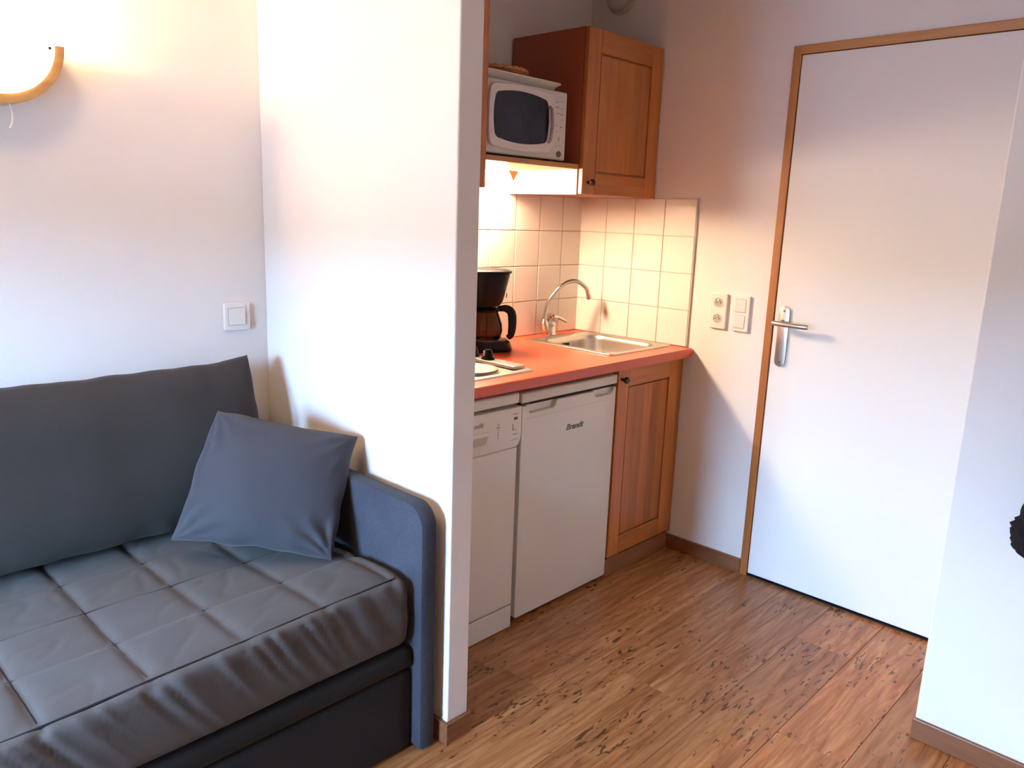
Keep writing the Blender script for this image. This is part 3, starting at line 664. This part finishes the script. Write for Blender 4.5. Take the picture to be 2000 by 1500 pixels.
# ------------------------------------------------------------------ things on the walls
# wall sconce
sc_ = thing('wall_sconce', 'lit half-round wall lamp with a curved wooden band and pull cord', 'lamp', (-2.272, 0, 1.766))
SXc, SZc, RO, RI, SD = -2.277, 1.768, 0.146, 0.124, 0.09
half = lambda r, n=32: [(SXc + r * math.cos(math.pi + math.pi * k / n), SZc + r * math.sin(math.pi + math.pi * k / n)) for k in range(n + 1)]
finish('wooden_band', prism(half(RO) + half(RI)[::-1], -SD, -0.001, XZ, .002), 'lampwood', sc_, True)
finish('glass_front', prism(half(RI - .001) + [(SXc + RI - .001, SZc + .05), (SXc + RI - .03, SZc + .075), (SXc - RI + .03, SZc + .075), (SXc - RI + .001, SZc + .05)], -SD + .006, -SD + .010, XZ), 'lampglass', sc_)
finish('screw', lathe([(.004, 0), (.004, .004), (0, .006)], (SXc + RI - .010, -SD + .006, SZc - .008), (0, -1, 0), 12), 'bronze', sc_, True)
finish('lampholder', lathe([(.016, 0), (.016, .04), (.012, .045)], (SXc, -0.045, SZc - .115), n=16), 'white2', sc_, True)
finish('bulb', lathe([(.012, 0), (.02, .02), (.027, .045), (.022, .065), (0, .075)], (SXc, -0.045, SZc - .070), n=18), 'bulb', sc_, True)
finish('pull_cord', tube(spline([(SXc + .022, -SD + .02, SZc - .144), (SXc + .025, -SD + .02, SZc - .165), (SXc + .024, -SD + .02, SZc - .185), (SXc + .018, -SD + .02, SZc - .200)], 6), .0021, 6), 'cord', sc_)
lt = bpy.data.lights.new('sconce_bulb', 'POINT'); lt.energy = SCONCE_POWER; lt.color = WARM; lt.shadow_soft_size = 0.045
lo_ = bpy.data.objects.new('sconce_bulb', lt); C.objects.link(lo_); lo_.location = (SXc, -0.050, SZc - .004)

# ceiling lamp over the sofa (above the frame)
cl_ = thing('ceiling_lamp', 'lit round glass lamp on the ceiling over the sofa', 'lamp', (-2.65, -0.80, CEIL))
finish('rim', lathe([(.165, 0), (.165, -.022), (.150, -.026)], (-2.65, -0.80, CEIL), n=36), 'white2', cl_, True)
finish('glass_dome', lathe([(.150, -.020), (.145, -.045), (.120, -.075), (.070, -.095), (0, -.102)], (-2.65, -0.80, CEIL), n=36), 'ceilglow', cl_, True)

# light switch by the sofa
def rocker_plate(name, label, u0, u1, v0, v1, face, inserts, cat):
    """face 'y': on the back wall; 'x': on the door wall. u runs along the wall."""
    mapf = XZ if face == 'y' else YZ
    t = thing(name, label, cat, (((u0 + u1) / 2, 0, v0) if face == 'y' else (0, (u0 + u1) / 2, v0)))
    finish('plate', prism(rrect(u0, u1, v0, v1, .006), -0.011, 0.0, mapf, .003), 'switch', t)
    for a, b, c_, e, tilt in inserts:
        dd_ = []
        bm = prism(rrect(a, b, c_, e, .002, 3), -0.0145, -0.010, mapf, .001)
        k = 1 if face == 'x' else 0
        for v in bm.verts:
            dep = v.co[1 - k]
            if dep < -0.0115: v.co[1 - k] -= tilt * ((v.co[k] - (a + b) / 2) / (b - a))
        finish('rocker', bm, 'switch', t)
        finish('rocker_shadow_gap', prism(rrect(a - .0015, b + .0015, c_ - .0015, e + .0015, .003, 3), -0.01135, -0.0105, mapf), 'hole', t)
    return t
rocker_plate('light_switch', 'single white light switch on the wall above the sofa', -1.717, -1.632, 1.026, 1.113, 'y', [(-1.704, -1.652, 1.044, 1.096, .004)], 'switch')
rocker_plate('double_light_switch', 'white plate with two rocker switches nearest the door frame', -0.868, -0.796, 0.990, 1.131, 'x', [(-0.852, -0.806, 1.066, 1.116, .004), (-0.852, -0.808, 1.004, 1.052, .004)], 'switch')
so = thing('double_socket', 'white double wall socket between tiles and switch plate', 'socket', (0, -0.735, 0.99))
finish('plate', prism(rrect(-0.771, -0.699, 0.990, 1.131, .006), -0.012, 0.0, YZ, .003), 'switch', so)
for zz in (1.030, 1.094):
    w_ = finish('socket_well', lathe([(.021, 0), (.021, .0012), (.019, .0016), (.0175, .0002), (0, .0002)], (-0.0118, -0.735, zz), (-1, 0, 0), 28), 'switch', so, True)
    finish('well_floor', lathe([(.0172, 0), (.0172, .0004), (0, .0004)], (-0.0118, -0.735, zz), (-1, 0, 0), 24), 'hole', w_)
    for dy in (-.0085, .0085): finish('pin_hole', lathe([(.003, 0), (.003, .0010), (0, .0010)], (-0.0118, -0.735 + dy, zz), (-1, 0, 0), 10), 'mark', w_)
    finish('earth_pin', lathe([(.0028, 0), (.0028, .005), (0, .006)], (-0.0118, -0.735, zz + .009), (-1, 0, 0), 10), 'chrome', w_)

# air vent high on the door wall
vt = thing('air_vent', 'round beige air vent high on the wall above the cabinet', 'vent', (0, -0.158, 2.305))
finish('flange', lathe([(.072, 0), (.072, .006), (.064, .014), (.050, .018)], (0, -0.158, 2.308), (-1, 0, 0), 36), 'vent', vt, True)
finish('dome', lathe([(.052, .012), (.056, .026), (.050, .040), (.030, .050), (0, .053)], (0, -0.158, 2.308), (-1, 0, 0), 36), 'vent', vt, True)

# black garment on the right wall
ct_ = thing('hanging_coat', 'black garment hanging on the white wall corner at the right edge', 'coat', (XR, -2.12, 0.63))
lev_ = [(.636, .10, .03), (.642, .155, .045), (.655, .172, .055), (.70, .180, .060), (.715, .180, .060), (.735, .166, .058), (.80, .158, .055), (.90, .145, .055), (1.1, .125, .055), (1.4, .115, .05), (1.6, .09, .04), (1.68, .05, .03)]
lev_ = [tuple(a + (b - a) * t / 5 for a, b in zip(p, q)) for p, q in zip(lev_, lev_[1:]) for t in range(5)] + lev_[-1:]
lp = []
for z, hw, hd_ in lev_:
    ring = []
    for k in range(160):
        a = 2 * math.pi * k / 160; f_ = 1 + .07 * math.sin(9 * a + z * 3) + .05 * noise.noise(V((math.cos(a) * 3, math.sin(a) * 3, z * 14)))
        ring.append((XR - .068 + hd_ * math.cos(a) * f_, -2.122 + hw * math.sin(a) * (1 + .05 * noise.noise(V((a * 2, z * 30, 1))) + .05 * noise.noise(V((a * 14, z * 90, 1)))), z + (.014 * noise.noise(V((a * 9, 7, 2))) if z < .70 else 0)))
    lp.append(ring)
finish('garment', loft(lp, (True, True)), 'coat', ct_, 'full')
finish('hook', tube([(XR, -2.118, 1.74), (XR - .05, -2.118, 1.735), (XR - .075, -2.118, 1.70), (XR - .068, -2.118, 1.665)], .006, 10), 'nickel', ct_, True)

# ------------------------------------------------------------------ sofa
sf = thing('sofa', 'dark grey sofa bed with a quilted mattress along the back wall', 'sofa', (-2.6, -0.45, 0))
SL = -3.60
AX0, AX1, AYF, AZ = -1.655, -1.602, -0.886, 0.690
def arm_poly():
    r = .062; pts = [(-0.02, 0.008), (-0.02, AZ - .01), (-0.03, AZ)]
    pts += [(AYF + r + r * math.cos(a), AZ - r + r * math.sin(a)) for a in [math.radians(90 + 90 * k / 12) for k in range(13)]]
    return pts + [(AYF, 0.008)]
for a, b in ((AX0, AX1), (SL - .053, SL)):
    finish('arm', prism(arm_poly(), a, b, YZ, .011), 'arm', sf, True)
MX_ = -1.668
xs_seam = [-1.712 - .197 * k for k in range(11)]; ys_seam = [-0.830, -0.640, -0.457, -0.283, -0.10]
def quilt(p, n):
    top = sm(.35, .9, n.z); d = 0.0
    dx = min(abs(p.x - s) for s in xs_seam); dy = min(abs(p.y - s) for s in ys_seam)
    puff = (1 - math.exp(-dx / .011)) * (1 - math.exp(-dy / .011))
    d += top * (.0105 * puff - .005)
    if top > .2:                                   # loose creases in each square
        u = noise.noise(V((p.x * 5 + p.y * 5, p.y * 9 - p.x * 8, .3))); d -= top * .0024 * max(0, 1 - abs(u) * 5) ** 2 * puff
        d += top * .005 * noise.noise(V((p.x * 6, p.y * 6, 2)))
    front = sm(.3, .9, -n.y)
    if front > 0:
        hgt = sm(.30, .47, p.z)
        q = p.x * 48 + p.z * 34
        g = noise.noise(V((q, p.z * 3.0, 4.1))); g2 = noise.noise(V((q * 2.1, p.z * 5, 9.3))); low = noise.noise(V((p.x * 5 + p.z * 6, p.z * 3, 1.7)))
        d += front * ((g * .0085 + g2 * .0040) * (0.12 + .95 * hgt * (.75 + .6 * low)) + low * .002 + .008 * math.sin(math.pi * sm(.3, .48, p.z)))
    d += .005 * noise.noise(V((p.x * 2.5, p.y * 3, 7)))
    return d
bm = dense_box((SL + .005, -0.858, 0.312), (MX_, -0.015, 0.478), .030, .0085, quilt)
for v in bm.verts:
    if v.co.z > .40: v.co.z += .022 * sm(-2.45, -1.75, v.co.x) * sm(-0.35, -0.8, v.co.y) * sm(.40, .47, v.co.z)
mt = finish('mattress', bm, 'quilt', sf, 'full')
def ztop(x, y): return .474 + .022 * sm(-2.45, -1.75, x) * sm(-0.35, -0.8, y)
finish('front_piping', tube([(x, -0.832 + .003 * noise.noise(V((x * 5, 0, 0))), ztop(x, -.83) + .001 + .005 * noise.noise(V((x * 2.5, -.83 * 3, 7)))) for x in [MX_ - .03 - .02 * k for k in range(94)]], .0028, 6), 'stitch', mt)
def on_quilt(x, y):
    p = V((x, y, .478)); n = V((0, 0, 1)); q = p + n * quilt(p, n); q.z += .022 * sm(-2.45, -1.75, x) * sm(-0.35, -0.8, y); return q
for xs in xs_seam[1:]:
    finish('seam', tube([on_quilt(xs, -.815 + .0125 * k) for k in range(62)], .0021, 5), 'stitch', mt)
for ys in ys_seam[1:]:
    finish('seam', tube([on_quilt(MX_ - .045 - .015 * k, ys) for k in range(122)], .0021, 5), 'stitch', mt)
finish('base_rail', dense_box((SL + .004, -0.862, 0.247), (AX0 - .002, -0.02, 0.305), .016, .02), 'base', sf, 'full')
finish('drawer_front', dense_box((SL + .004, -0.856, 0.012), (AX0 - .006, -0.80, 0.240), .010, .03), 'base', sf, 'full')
finish('under_frame', B((SL + .01, -0.79, 0.02), (AX0 - .01, -0.03, 0.245)), 'base', sf)

# back cushion leaning on the wall
tag(finish('back_cushion', cushion((-3.52, -0.190, 0.490), (-1.676, -0.190, 0.490), (-1.702, -0.118, 0.968), (-3.50, -0.118, 0.968), .205, 200, 60, (.006, .066), (12, 3), .010, 3.0, .0, .36), 'back', smooth='full', loc=(-2.6, -0.14, 0.49)), 'long dark grey back cushion leaning on the wall', 'cushion')
# square throw pillow in the corner
tag(finish('throw_pillow', cushion((-2.045, -0.330, 0.540), (-1.755, -0.640, 0.503), (-1.592, -0.530, 0.785), (-1.890, -0.295, 0.866), .175, 90, 90, (.035, .03), (4, 4), .016, 11.0, .0055, .36), 'pillow', smooth='full', loc=(-1.82, -0.44, 0.49)), 'small square blue-grey throw pillow in the corner of the sofa', 'pillow')
